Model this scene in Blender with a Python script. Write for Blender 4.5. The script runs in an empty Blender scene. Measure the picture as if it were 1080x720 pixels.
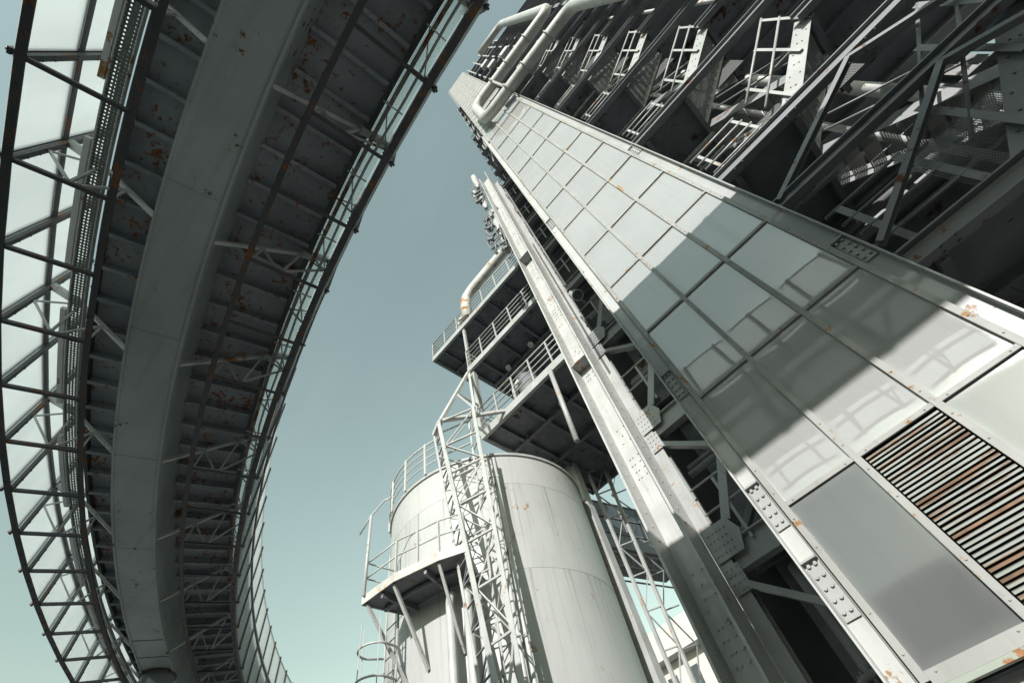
import bpy, math, random
from mathutils import Vector as V, Matrix as M
random.seed(7)
sc = bpy.context.scene
COL = sc.collection
R = math.radians
GZ = -1.6                     # ground level; the eye is the origin

# ------------------------------------------------------------------ mesh helper
ORG = {}
SC = 1.0                      # size factor of the group being built (about the eye)
class MB:
    def __init__(s): s.v = []; s.f = []; s.smooth = []
    def quad(s, *p):
        i = len(s.v); s.v += [V(q) for q in p]; s.f.append(tuple(range(i, i+len(p)))); s.smooth.append(False)
    def hexa(s, b, t):
        """b, t: lower and upper rings of points (same count)"""
        n = len(b); i = len(s.v); s.v += [V(q) for q in b] + [V(q) for q in t]
        s.f.append(tuple(i+k for k in range(n))[::-1]); s.f.append(tuple(i+n+k for k in range(n)))
        s.smooth += [False, False]
        for k in range(n):
            s.f.append((i+k, i+(k+1) % n, i+n+(k+1) % n, i+n+k)); s.smooth.append(n > 8)
        return s
    def box(s, x0, x1, y0, y1, z0, z1):
        return s.hexa([(x0,y0,z0),(x1,y0,z0),(x1,y1,z0),(x0,y1,z0)], [(x0,y0,z1),(x1,y0,z1),(x1,y1,z1),(x0,y1,z1)])
    def frame(s, p, q, up=(0,0,1)):
        p, q = V(p), V(q); d = (q-p).normalized(); u = V(up)
        if abs(d.dot(u)) > .98: u = V((0,1,0)) if abs(d.y) < .9 else V((1,0,0))
        a = d.cross(u).normalized(); b = a.cross(d).normalized()
        return p, q, d, a, b          # a sideways, b upward
    def sect(s, p, q, pts, up=(0,0,1)):
        """extrude a cross-section (side, up) polygon from p to q"""
        p, q, d, a, b = s.frame(p, q, up)
        return s.hexa([p+a*x+b*y for x, y in pts], [q+a*x+b*y for x, y in pts])
    def bar(s, p, q, w, h, up=(0,0,1), dx=0, dy=0):
        return s.sect(p, q, [(dx-w/2,dy-h/2),(dx+w/2,dy-h/2),(dx+w/2,dy+h/2),(dx-w/2,dy+h/2)], up)
    def ibeam(s, p, q, w, h, t=.02, up=(0,0,1)):
        s.bar(p,q,w,t,up,0,h/2-t/2); s.bar(p,q,w,t,up,0,-h/2+t/2); return s.bar(p,q,t,h-2*t,up)
    def channel(s, p, q, w, h, t=.02, up=(0,0,1), side=1):
        s.bar(p,q,w,t,up,0,h/2-t/2); s.bar(p,q,w,t,up,0,-h/2+t/2); return s.bar(p,q,t,h-2*t,up,side*(w/2-t/2))
    def angle(s, p, q, a, t=.012, up=(0,0,1), fx=1, fy=1):
        s.bar(p,q,a,t,up,0,fy*(a/2-t/2)); return s.bar(p,q,t,a-t,up,fx*(a/2-t/2),-fy*t/2)
    def tube(s, pts, r, n=10, closed=False, cap=True):
        pts = [V(p) for p in pts]; rings = []; prev = None
        N = len(pts)
        for k, p in enumerate(pts):
            if closed: d = (pts[(k+1) % N]-pts[k-1]).normalized()
            elif k == 0: d = (pts[1]-p).normalized()
            elif k == N-1: d = (p-pts[k-1]).normalized()
            else: d = ((pts[k+1]-p).normalized()+(p-pts[k-1]).normalized()).normalized()
            if prev is None:
                u = V((0,0,1)) if abs(d.z) < .9 else V((0,1,0)); a = d.cross(u).normalized()
            else:
                a = (prev - d*prev.dot(d)).normalized()
            prev = a; b = d.cross(a)
            i = len(s.v); rr = r[k] if isinstance(r, (list, tuple)) else r
            s.v += [p+(a*math.cos(2*math.pi*j/n)+b*math.sin(2*math.pi*j/n))*rr for j in range(n)]; rings.append(i)
        for k in range(N if closed else N-1):
            i, j = rings[k], rings[(k+1) % N]
            for m in range(n):
                s.f.append((i+m, i+(m+1) % n, j+(m+1) % n, j+m)); s.smooth.append(n > 5)
        if cap and not closed:
            s.f.append(tuple(rings[0]+m for m in range(n))[::-1]); s.f.append(tuple(rings[-1]+m for m in range(n))); s.smooth += [False, False]
        return s
    def bolt(s, p, n, r=.016, h=.014, k=6):
        p, n = V(p), V(n).normalized(); s.tube([p, p+n*h], r, k); return s
    def ring(s, c, r0, r1, z0, z1, n=48, a0=0, a1=360):
        full = abs(a1-a0) >= 360; m = n if full else n+1
        P = [(c[0]+math.sin(R(a0+(a1-a0)*k/n)), c[1]-math.cos(R(a0+(a1-a0)*k/n))) for k in range(m)]
        for k in range(n):
            u0, u1 = R(a0+(a1-a0)*k/n), R(a0+(a1-a0)*(k+1)/n)
            g = lambda u, r, z: (c[0]+r*math.sin(u), c[1]-r*math.cos(u), z)
            s.hexa([g(u0,r0,z0),g(u0,r1,z0),g(u1,r1,z0),g(u1,r0,z0)], [g(u0,r0,z1),g(u0,r1,z1),g(u1,r1,z1),g(u1,r0,z1)])
        return s
    def build(s, name, mat, parent=None, org=None):
        P = [p*SC for p in s.v]
        if parent is not None: org = ORG[parent.name]
        elif org is None:
            xs = [p.x for p in P]; ys = [p.y for p in P]; zs = [p.z for p in P]
            org = V(((min(xs)+max(xs))/2, (min(ys)+max(ys))/2, min(zs)))
        org = V(org)
        me = bpy.data.meshes.new(name)
        me.from_pydata([tuple(p-org) for p in P], [], s.f); me.polygons.foreach_set('use_smooth', s.smooth)
        me.materials.append(mat); me.update()
        o = bpy.data.objects.new(name, me); COL.objects.link(o)
        if parent is None: o.location = org
        else: o.parent = parent
        ORG[o.name] = org
        return o

def tag(o, label=None, cat=None, group=None, kind=None):
    if label: o['label'] = label
    if cat: o['category'] = cat
    if group: o['group'] = group
    if kind: o['kind'] = kind
    return o
def thing(name, loc, label, cat, group=None):
    loc = V(loc)*SC
    o = bpy.data.objects.new(name, None); COL.objects.link(o); o.location = loc; ORG[o.name] = loc
    o.empty_display_size = .2
    return tag(o, label, cat, group)

# ------------------------------------------------------------------ materials
def mat(name, base, rough=.5, metal=0., var=.12, rust=0., rscale=3., rust_col=(.16,.055,.02), streak=0., spec=.5, bump=0., dirt=0., vscale=1.5, rstretch=None, edge=None, sstretch=(6,6,.45)):
    m = bpy.data.materials.new(name); m.use_nodes = True; nt = m.node_tree; N = nt.nodes; L = nt.links
    b = N['Principled BSDF']; b.inputs['Roughness'].default_value = rough; b.inputs['Metallic'].default_value = metal
    b.inputs['Specular IOR Level'].default_value = spec
    g = N.new('ShaderNodeNewGeometry')
    def noise(scale, detail=4, vec=None, rgh=.55):
        n = N.new('ShaderNodeTexNoise'); n.inputs['Scale'].default_value = scale; n.inputs['Detail'].default_value = detail
        n.inputs['Roughness'].default_value = rgh
        L.new(vec if vec is not None else g.outputs['Position'], n.inputs['Vector']); return n.outputs['Fac']
    def ramp(fac, lo, hi):
        r = N.new('ShaderNodeMapRange'); r.inputs['From Min'].default_value = lo; r.inputs['From Max'].default_value = hi
        L.new(fac, r.inputs['Value']); return r.outputs['Result']
    def mix(fac, A, B):
        x = N.new('ShaderNodeMix'); x.data_type = 'RGBA'; L.new(fac, x.inputs['Factor'])
        for s_, c in (('A', A), ('B', B)):
            k = [i for i in x.inputs if i.name == s_ and i.type == 'RGBA'][0]
            if isinstance(c, tuple): k.default_value = (*c, 1)
            else: L.new(c, k)
        return [o for o in x.outputs if o.type == 'RGBA'][0]
    dk = tuple(c*(1-var*2) for c in base); lt = tuple(min(1, c*(1+var*.6)) for c in base)
    col = mix(ramp(noise(vscale, 6), .3, .72), dk, lt)
    rr = None
    if streak:
        mp = N.new('ShaderNodeVectorMath'); mp.operation = 'MULTIPLY'; mp.inputs[1].default_value = sstretch
        L.new(g.outputs['Position'], mp.inputs[0])
        f = ramp(noise(1.6, 5, mp.outputs[0]), .52, .8)
        k = N.new('ShaderNodeMath'); k.operation = 'MULTIPLY'; k.inputs[1].default_value = streak; L.new(f, k.inputs[0])
        col = mix(k.outputs[0], col, tuple(c*.55 for c in (base[0]*1.05, base[1], base[2]*.9)))
    if edge:                                           # pale dust gathered along the rim of a sheet
        tc = N.new('ShaderNodeTexCoord'); sx = N.new('ShaderNodeSeparateXYZ'); L.new(tc.outputs['Generated'], sx.inputs[0]); d_ = []
        for ax_, k_ in (('X', edge[0]), ('Z', edge[1])):
            pp = N.new('ShaderNodeMath'); pp.operation = 'PINGPONG'; pp.inputs[1].default_value = .5; L.new(sx.outputs[ax_], pp.inputs[0])
            ml = N.new('ShaderNodeMath'); ml.operation = 'MULTIPLY'; ml.inputs[1].default_value = k_; L.new(pp.outputs[0], ml.inputs[0]); d_.append(ml.outputs[0])
        mn = N.new('ShaderNodeMath'); mn.operation = 'SMOOTH_MIN'; mn.inputs[2].default_value = .06; L.new(d_[0], mn.inputs[0]); L.new(d_[1], mn.inputs[1])
        ad = N.new('ShaderNodeMath'); ad.operation = 'MULTIPLY_ADD'; ad.inputs[1].default_value = .10; L.new(noise(5, 5), ad.inputs[0]); L.new(mn.outputs[0], ad.inputs[2])
        f = ramp(ad.outputs[0], .15, .04)
        k = N.new('ShaderNodeMath'); k.operation = 'MULTIPLY'; k.inputs[1].default_value = edge[2]; L.new(f, k.inputs[0])
        col = mix(k.outputs[0], col, (.34,.345,.335))
        r3 = N.new('ShaderNodeMapRange'); r3.inputs['To Min'].default_value = rough; r3.inputs['To Max'].default_value = .5
        L.new(k.outputs[0], r3.inputs['Value']); L.new(r3.outputs['Result'], b.inputs['Roughness'])
    if dirt:
        f = ramp(noise(9, 8, rgh=.7), .58, .78)
        k = N.new('ShaderNodeMath'); k.operation = 'MULTIPLY'; k.inputs[1].default_value = dirt; L.new(f, k.inputs[0])
        col = mix(k.outputs[0], col, (.09,.085,.075))
    if rust:
        rv = None
        if rstretch:
            q = N.new('ShaderNodeVectorMath'); q.operation = 'MULTIPLY'; q.inputs[1].default_value = rstretch; L.new(g.outputs['Position'], q.inputs[0]); rv = q.outputs[0]
        a = noise(rscale, 9, rv, rgh=.72); c2 = noise(rscale*.23+.2, 2, rv)
        k = N.new('ShaderNodeMath'); k.operation = 'MULTIPLY_ADD'; L.new(c2, k.inputs[0]); k.inputs[1].default_value = .45; L.new(a, k.inputs[2])
        f = ramp(k.outputs[0], .90-rust*.35, .95-rust*.35)
        rc = mix(ramp(noise(rscale*6, 3), .35, .65), tuple(c*.55 for c in rust_col), rust_col)
        col = mix(f, col, rc)
        r2 = N.new('ShaderNodeMapRange'); r2.inputs['To Min'].default_value = rough; r2.inputs['To Max'].default_value = .9
        L.new(f, r2.inputs['Value']); L.new(r2.outputs['Result'], b.inputs['Roughness'])
    L.new(col, b.inputs['Base Color'])
    if bump:
        bp = N.new('ShaderNodeBump'); bp.inputs['Strength'].default_value = bump; bp.inputs['Distance'].default_value = .02
        L.new(noise(vscale*1.2, 2), bp.inputs['Height']); L.new(bp.outputs['Normal'], b.inputs['Normal'])
    return m

WHITE = mat('white_painted_steel', (.43,.435,.42), .45, var=.09, rust=.12, rscale=5, rust_col=(.30,.17,.08), streak=.5, dirt=.4)
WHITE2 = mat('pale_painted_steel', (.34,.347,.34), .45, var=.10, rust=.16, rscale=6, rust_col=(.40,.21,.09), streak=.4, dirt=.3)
GREY = mat('grey_or_shaded_steel', (.19,.195,.20), .5, var=.12, rust=.1, rscale=2.5, streak=.3, dirt=.3)  # grey steel; on the lowest and return stairs it stands in for shade
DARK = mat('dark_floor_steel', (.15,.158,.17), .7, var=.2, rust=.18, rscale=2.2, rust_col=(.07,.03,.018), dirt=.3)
MIDG = mat('mid_grey_steel', (.16,.165,.175), .5, var=.12, rust=.12, rscale=5, dirt=.2)
BRIDGE_UNDER = mat('bridge_underside_paint', (.33,.36,.39), .6, var=.2, rust=.31, rscale=13, rust_col=(.30,.12,.045), dirt=.3, vscale=.8)
GIRDER = mat('girder_paint', (.40,.44,.435), .55, var=.14, rust=.10, rscale=5, rust_col=(.16,.07,.03), streak=.45, sstretch=(.25,5,1.5), dirt=.2, vscale=.6)
BRIDGE_STEEL = mat('bridge_frame_paint', (.068,.072,.077), .55, var=.15, rust=.30, rscale=7, rust_col=(.24,.11,.05))
TUBE = mat('pale_grey_tube_paint', (.50,.51,.50), .5, var=.1, rust=.2, rscale=4, rust_col=(.35,.17,.06))
RUSTY = mat('rusty_pipe', (.30,.28,.25), .7, var=.2, rust=.42, rscale=5, rust_col=(.24,.10,.04))
def clad(name, base, e, ior=2.5, ro=.022):
    m = mat(name, base, ro, var=.05, streak=.15, dirt=.10, bump=.008, vscale=.9, edge=(.75, 1.55, e)); m.node_tree.nodes['Principled BSDF'].inputs['IOR'].default_value = ior; return m
CLAD = clad('glossy_cladding', (.34,.338,.332), .25); CLAD_GREY = clad('weathered_grey_cladding', (.115,.118,.119), .14, 1.75, .06); CLAD_MID = clad('dusty_cladding', (.19,.192,.19), .3, 2.2, .03)
CLADFRAME = mat('cladding_frame', (.31,.31,.295), .55, spec=.3, var=.10, rust=.17, rscale=6, rust_col=(.34,.19,.08), streak=.4, dirt=.45)
LOUVRE = mat('louvre_slats', (.235,.255,.23), .5, var=.12, rust=.52, rscale=1.0, rust_col=(.235,.145,.09), rstretch=(.9,1,26))
SILO = mat('silo_paint', (.41,.415,.405), .42, var=.05, streak=.28, dirt=.12, spec=.4, vscale=.5)
def plate_tones(m):
    # each rolled plate of the shell has its own slight tone, and dirt has run down from the seams
    nt = m.node_tree; N = nt.nodes; L = nt.links; b = N['Principled BSDF']; src = b.inputs['Base Color'].links[0].from_socket
    tc = N.new('ShaderNodeTexCoord'); sx = N.new('ShaderNodeSeparateXYZ'); L.new(tc.outputs['Object'], sx.inputs[0])
    def op(o, *a):
        k = N.new('ShaderNodeMath'); k.operation = o
        for i, q in enumerate(a):
            if isinstance(q, (int, float)): k.inputs[i].default_value = q
            else: L.new(q, k.inputs[i])
        return k.outputs[0]
    row = op('FLOOR', op('DIVIDE', sx.outputs['Z'], 3.525)); ang = op('ARCTAN2', sx.outputs['X'], sx.outputs['Y'])
    col = op('FLOOR', op('ADD', op('MULTIPLY', ang, 2.2), op('MULTIPLY', row, .47)))
    cb = N.new('ShaderNodeCombineXYZ'); L.new(row, cb.inputs[0]); L.new(col, cb.inputs[1]); wn = N.new('ShaderNodeTexWhiteNoise'); wn.noise_dimensions = '2D'; L.new(cb.outputs[0], wn.inputs['Vector'])
    fr = op('FRACT', op('DIVIDE', sx.outputs['Z'], 3.525))
    cv = N.new('ShaderNodeCombineXYZ'); L.new(op('MULTIPLY', ang, 30.), cv.inputs[0]); L.new(op('MULTIPLY', sx.outputs['Z'], .12), cv.inputs[1]); ns = N.new('ShaderNodeTexNoise'); ns.inputs['Scale'].default_value = 1; ns.inputs['Detail'].default_value = 5; L.new(cv.outputs[0], ns.inputs['Vector'])
    st = op('MULTIPLY', op('MAXIMUM', op('SUBTRACT', ns.outputs['Fac'], .55), 0.), op('MULTIPLY', fr, 2.6))
    vl = op('SUBTRACT', op('ADD', .93, op('MULTIPLY', wn.outputs['Value'], .10)), st)
    mx = N.new('ShaderNodeMix'); mx.data_type = 'RGBA'; mx.blend_type = 'MULTIPLY'; mx.inputs[0].default_value = 1; ii = [i for i in mx.inputs if i.type == 'RGBA']; L.new(src, ii[0])
    cc = N.new('ShaderNodeCombineXYZ'); L.new(vl, cc.inputs[0]); L.new(op('MULTIPLY', vl, .995), cc.inputs[1]); L.new(op('MULTIPLY', vl, .98), cc.inputs[2]); L.new(cc.outputs[0], ii[1])
    L.new([o for o in mx.outputs if o.type == 'RGBA'][0], b.inputs['Base Color']); return m
PLATES = plate_tones(mat('silo_plates', (.385,.39,.385), .42, var=.05, streak=.3, dirt=.15, vscale=.5, rust=.04, rscale=3, rust_col=(.35,.2,.1)))
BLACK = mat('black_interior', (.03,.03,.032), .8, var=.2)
CONC = mat('concrete', (.36,.36,.35), .85, var=.12, dirt=.4, streak=.3)
GROUND = mat('gravel_ground', (.15,.15,.147), .95, var=.25, dirt=.5)
BOLT = GREY
BUILD = mat('white_render', (.46,.45,.42), .8, var=.05, streak=.2)
GLASSD = mat('dark_glass', (.05,.06,.065), .12, spec=.7)
PERF = bpy.data.materials.new('perforated_tray'); PERF.use_nodes = True
def _perf():
    nt = PERF.node_tree; N = nt.nodes; L = nt.links; b = N['Principled BSDF']
    b.inputs['Base Color'].default_value = (.12,.135,.12,1); b.inputs['Roughness'].default_value = .6
    tc = N.new('ShaderNodeUVMap'); vo = N.new('ShaderNodeTexVoronoi'); vo.inputs['Scale'].default_value = 1; vo.inputs['Randomness'].default_value = 0
    L.new(tc.outputs['UV'], vo.inputs['Vector'])
    lt = N.new('ShaderNodeMath'); lt.operation = 'LESS_THAN'; lt.inputs[1].default_value = .24; L.new(vo.outputs['Distance'], lt.inputs[0])
    tr = N.new('ShaderNodeBsdfTransparent'); mx = N.new('ShaderNodeMixShader')
    L.new(lt.outputs[0], mx.inputs[0]); L.new(b.outputs[0], mx.inputs[1]); L.new(tr.outputs[0], mx.inputs[2])
    L.new(mx.outputs[0], N['Material Output'].inputs[0])
_perf()
def grating(name, base, sc_):
    m = bpy.data.materials.new(name); m.use_nodes = True; nt = m.node_tree; N = nt.nodes; L = nt.links; b = N['Principled BSDF']
    b.inputs['Base Color'].default_value = (*base,1); b.inputs['Roughness'].default_value = .6
    g = N.new('ShaderNodeNewGeometry'); bk = N.new('ShaderNodeTexBrick'); bk.offset = 0
    bk.inputs['Scale'].default_value = sc_; bk.inputs['Mortar Size'].default_value = .09; bk.inputs['Brick Width'].default_value = .5; bk.inputs['Row Height'].default_value = .5
    bk.inputs['Mortar Smooth'].default_value = 0
    L.new(g.outputs['Position'], bk.inputs['Vector'])
    tr = N.new('ShaderNodeBsdfTransparent'); mx = N.new('ShaderNodeMixShader')
    L.new(bk.outputs['Fac'], mx.inputs[0]); L.new(tr.outputs[0], mx.inputs[1]); L.new(b.outputs[0], mx.inputs[2])
    L.new(mx.outputs[0], N['Material Output'].inputs[0]); return m
def gratev(name, base, sc_):
    m = grating(name, base, sc_); nt = m.node_tree; g = [n for n in nt.nodes if n.type == 'NEW_GEOMETRY'][0]; bk = [n for n in nt.nodes if n.type == 'TEX_BRICK'][0]
    sx = nt.nodes.new('ShaderNodeSeparateXYZ'); cb = nt.nodes.new('ShaderNodeCombineXYZ'); nt.links.new(g.outputs['Position'], sx.inputs[0]); nt.links.new(sx.outputs[0], cb.inputs[0]); nt.links.new(sx.outputs[2], cb.inputs[1]); nt.links.new(cb.outputs[0], bk.inputs['Vector']); return m
GRATEV = gratev('mesh_guard', (.11,.11,.11), 16)
GRATE = grating('open_grating', (.26,.26,.25), 14)
def screen_mat(name, lo, hi, thru):
    m = bpy.data.materials.new(name); m.use_nodes = True; nt = m.node_tree; N = nt.nodes; L = nt.links
    b = N['Principled BSDF']; b.inputs['Roughness'].default_value = .35
    g = N.new('ShaderNodeNewGeometry'); n = N.new('ShaderNodeTexNoise'); n.inputs['Scale'].default_value = 1.3; n.inputs['Detail'].default_value = 6
    mp = N.new('ShaderNodeVectorMath'); mp.operation = 'MULTIPLY'; mp.inputs[1].default_value = (1,1,.35); L.new(g.outputs['Position'], mp.inputs[0]); L.new(mp.outputs[0], n.inputs['Vector'])
    cr = N.new('ShaderNodeValToRGB'); cr.color_ramp.elements[0].color = (lo,lo*1.05,lo*1.05,1); cr.color_ramp.elements[1].color = (hi,hi*1.05,hi*1.04,1)
    cr.color_ramp.elements[0].position = .3; cr.color_ramp.elements[1].position = .7
    L.new(n.outputs['Fac'], cr.inputs[0]); L.new(cr.outputs[0], b.inputs['Base Color'])
    t = N.new('ShaderNodeBsdfTranslucent'); L.new(cr.outputs[0], t.inputs['Color'])
    mx = N.new('ShaderNodeMixShader'); mx.inputs[0].default_value = .68
    L.new(b.outputs[0], mx.inputs[1]); L.new(t.outputs[0], mx.inputs[2])
    tp = N.new('ShaderNodeBsdfTransparent'); tp.inputs[0].default_value = (.93,.98,.97,1); m2_ = N.new('ShaderNodeMixShader'); m2_.inputs[0].default_value = thru   # part of the light goes straight through
    L.new(mx.outputs[0], m2_.inputs[1]); L.new(tp.outputs[0], m2_.inputs[2]); L.new(m2_.outputs[0], N['Material Output'].inputs[0]); return m
SOFFIT = screen_mat('clear_soffit_sheet', .86, .94, .50); SCREEN = screen_mat('translucent_screen', .62, .72, .26); SCREEN_IN = screen_mat('grey_translucent_screen', .55, .63, .20)

# ------------------------------------------------------------------ camera
Rm = ((0.65437268,-0.68997036,-0.30983795),(0.73656134,0.48637436,0.47060319),(-0.17376561,-0.53592302,0.82621846))
cam = bpy.data.cameras.new('camera'); co = bpy.data.objects.new('camera', cam); COL.objects.link(co)
mw = M.Identity(4)
for i in range(3):
    mw[i][0] = Rm[i][0]; mw[i][1] = -Rm[i][1]; mw[i][2] = -Rm[i][2]
co.matrix_world = mw
cam.sensor_width = 36; cam.lens = 470.87/1080*36; cam.clip_start = .05; cam.clip_end = 5000
sc.camera = co

# ------------------------------------------------------------------ light
SUN_EL, SUN_AZ = 21.6, 22.      # azimuth measured from -Y towards +X
sd = V((math.sin(R(SUN_AZ))*math.cos(R(SUN_EL)), -math.cos(R(SUN_AZ))*math.cos(R(SUN_EL)), math.sin(R(SUN_EL))))
sun = bpy.data.lights.new('sun', 'SUN'); sun.energy = 4.7; sun.angle = R(.53); sun.color = (1, .98, .945)
so = bpy.data.objects.new('sun', sun); COL.objects.link(so); so.rotation_euler = sd.to_track_quat('Z', 'Y').to_euler()
w = bpy.data.worlds.new('World'); sc.world = w; w.use_nodes = True
nt = w.node_tree; bg = nt.nodes['Background']
sky = nt.nodes.new('ShaderNodeTexSky'); sky.sky_type = 'NISHITA'; sky.sun_disc = False
sky.sun_elevation = R(SUN_EL); sky.sun_rotation = math.atan2(sd.x, sd.y); sky.air_density = 2.3; sky.dust_density = .8; sky.ozone_density = 1.0
hs = nt.nodes.new('ShaderNodeHueSaturation'); hs.inputs['Saturation'].default_value = .45
tint = nt.nodes.new('ShaderNodeMix'); tint.data_type = 'RGBA'; tint.blend_type = 'MULTIPLY'; tint.inputs[0].default_value = 1
ci = [i for i in tint.inputs if i.type == 'RGBA']; ci[1].default_value = (.87, 1.03, .965, 1)
tcs = nt.nodes.new('ShaderNodeTexCoord'); vm = nt.nodes.new('ShaderNodeVectorMath'); vm.operation = 'MULTIPLY'; vm.inputs[1].default_value = (2.2, 5.5, 2.6)
nt.links.new(tcs.outputs['Generated'], vm.inputs[0]); cn = nt.nodes.new('ShaderNodeTexNoise'); cn.inputs['Scale'].default_value = 1.6; cn.inputs['Detail'].default_value = 9; cn.inputs['Roughness'].default_value = .62; cn.inputs['Distortion'].default_value = .5
nt.links.new(vm.outputs[0], cn.inputs['Vector']); cr_ = nt.nodes.new('ShaderNodeMapRange'); cr_.inputs['From Min'].default_value = .46; cr_.inputs['From Max'].default_value = .80; cr_.inputs['To Max'].default_value = .07
nt.links.new(cn.outputs['Fac'], cr_.inputs['Value']); cm = nt.nodes.new('ShaderNodeMix'); cm.data_type = 'RGBA'; cmi = [i for i in cm.inputs if i.type == 'RGBA']      # faint thin cirrus
nt.links.new(cr_.outputs[0], cm.inputs[0]); nt.links.new(sky.outputs[0], cmi[0]); cmi[1].default_value = (3.2, 3.5, 3.7, 1)
nt.links.new([o for o in cm.outputs if o.type == 'RGBA'][0], hs.inputs['Color']); nt.links.new(hs.outputs[0], ci[0])
nt.links.new([o for o in tint.outputs if o.type == 'RGBA'][0], bg.inputs[0]); bg.inputs[1].default_value = .135
sc.view_settings.view_transform = 'Standard'; sc.view_settings.look = 'None'; sc.view_settings.exposure = .48; sc.view_settings.gamma = 1
sc.cycles.use_denoising = True
sc.cycles.max_bounces = 6; sc.cycles.transparent_max_bounces = 16

# ------------------------------------------------------------------ ground
g = MB(); g.quad((-900,-900,GZ),(900,-900,GZ),(900,900,GZ),(-900,900,GZ))
tag(g.build('ground', GROUND), 'flat grey gravel yard under the plant', 'ground', kind='structure')

# ------------------------------------------------------------------ curved gallery bridge
SC = .985
CX, CY, R0, H = 1.86, 32.86, 34.38, 6.2
def bp(th, s, dz):
    r = R0+s; return V((CX+r*math.sin(R(th)), CY-r*math.cos(R(th)), H+dz))
def brad(th): return V((math.sin(R(th)), -math.cos(R(th)), 0))
STEP = 1.82
K0, K1 = -21, 23
nodes = [-7.24+STEP*k for k in range(K0, K1)]      # mullion angles
br = thing('curved_gallery_bridge', (CX, CY-R0, GZ), 'curved elevated gallery bridge with translucent side screens and rusty ribbed underside', 'bridge')
def sweep(mb, s0, s1, z0, z1, ths):
    for a, b in zip(ths, ths[1:]):
        i = len(mb.v)
        mb.v += [bp(a,s0,z0),bp(a,s1,z0),bp(a,s1,z1),bp(a,s0,z1)]
        if b == ths[-1]: mb.v += [bp(b,s0,z0),bp(b,s1,z0),bp(b,s1,z1),bp(b,s0,z1)]
        for m_ in range(4): mb.f.append((i+m_, i+(m_+1) % 4, i+4+(m_+1) % 4, i+4+m_)); mb.smooth.append(False)
    n = len(mb.v); i0 = n-4*len(ths); mb.f.append((i0,i0+3,i0+2,i0+1)); mb.f.append((n-4,n-3,n-2,n-1)); mb.smooth += [False, False]
    return mb
fine = [nodes[0]+STEP*k/3 for k in range(3*(len(nodes)-1)+1)]
# box girder with a smooth bottom, a lip along each lower edge and vertical webs
gm = sweep(MB(), -.31, .31, 0, .96, fine)
lp = MB(); sweep(lp, .305, .335, -.03, .05, fine); sweep(lp, -.335, -.305, -.03, .05, fine)
gobj = gm.build('box_girder', GIRDER, br); lp.build('weld_lip', GIRDER, gobj)
for th in (-3.2, -8.1, -11.9, -16.2, -20.4, -26.1, -27.4, -33):
    sm = MB(); sm.sect(bp(th,-.30,-.004), bp(th,.30,-.004), [(-.012,-.003),(.012,-.003),(.012,.003),(-.012,.003)])
    sm.build('weld_seam', BRIDGE_STEEL if -28 < th < -26 else GIRDER, gobj)
sweep(MB(), -1.36, 1.10, .962, 1.06, fine).build('deck_plate', BRIDGE_UNDER, br)
for sgn in (-1, 1):
    e = MB(); sweep(e, *sorted((sgn*(1.362 if sgn < 0 else 1.102), sgn*(1.43 if sgn < 0 else 1.16))), .84, 1.10, fine); e.build('deck_edge_beam', BRIDGE_STEEL, br)
    st = MB(); a, b = sorted((sgn*.73, sgn*.805)); sweep(st, a, b, -.005, .010, fine); sweep(st, (a+b)/2-.008, (a+b)/2+.008, .012, .075, fine)
    for th in nodes:
        for dt in (-.25, 0, .3, .75): st.bolt(bp(th+dt, (a+b)/2+.03, -.005), (0,0,-1), .014, .012)
    st.build('stringer', BRIDGE_STEEL, br)
    eb = MB(); a, b = sorted((sgn*1.69, sgn*1.78)); sweep(eb, a, b, -.012, .006, nodes); o_ = sgn*1.77; sweep(eb, o_-.010, o_+.010, .008, .08, nodes)
    for th in nodes:
        for dt in (.35, .85, 1.35): eb.bolt(bp(th+dt, sgn*1.735, -.012), (0,0,-1), .016, .014)
    eb.build('edge_beam', BRIDGE_STEEL, br)
    mr = MB(); a, b = sorted((sgn*1.745, sgn*1.785)); sweep(mr, a, b, 1.04, 1.08, nodes); a2, b2 = sorted((sgn*1.812, sgn*1.85)); sweep(mr, a2, b2, 1.03, 1.09, nodes); mr.build('mid_rail', BRIDGE_STEEL, br)
    tr = MB(); sweep(tr, a, b, 2.02, 2.08, nodes); tr.build('top_rail', BRIDGE_STEEL, br)
# deck ribs
far_ribs = MB()
for k in range(2*(len(nodes)-1)+1):
    th = nodes[0]+STEP*(k/2)+.3
    if th > nodes[-1]-.2: continue
    for s0, s1 in ((-1.355,-.315),(.315,1.095)):
        rb = MB() if th < -.5 else far_ribs
        p, q = bp(th, s0, .89), bp(th, s1, .89); rb.bar(p, q, .018, .14); rb.bar(p-V((0,0,.077)), q-V((0,0,.077)), .06, .012)
        if th < -.5: rb.build('deck_rib', BRIDGE_UNDER, br)
tag(far_ribs.build('deck_rib', BRIDGE_UNDER, br), kind='stuff')
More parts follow.
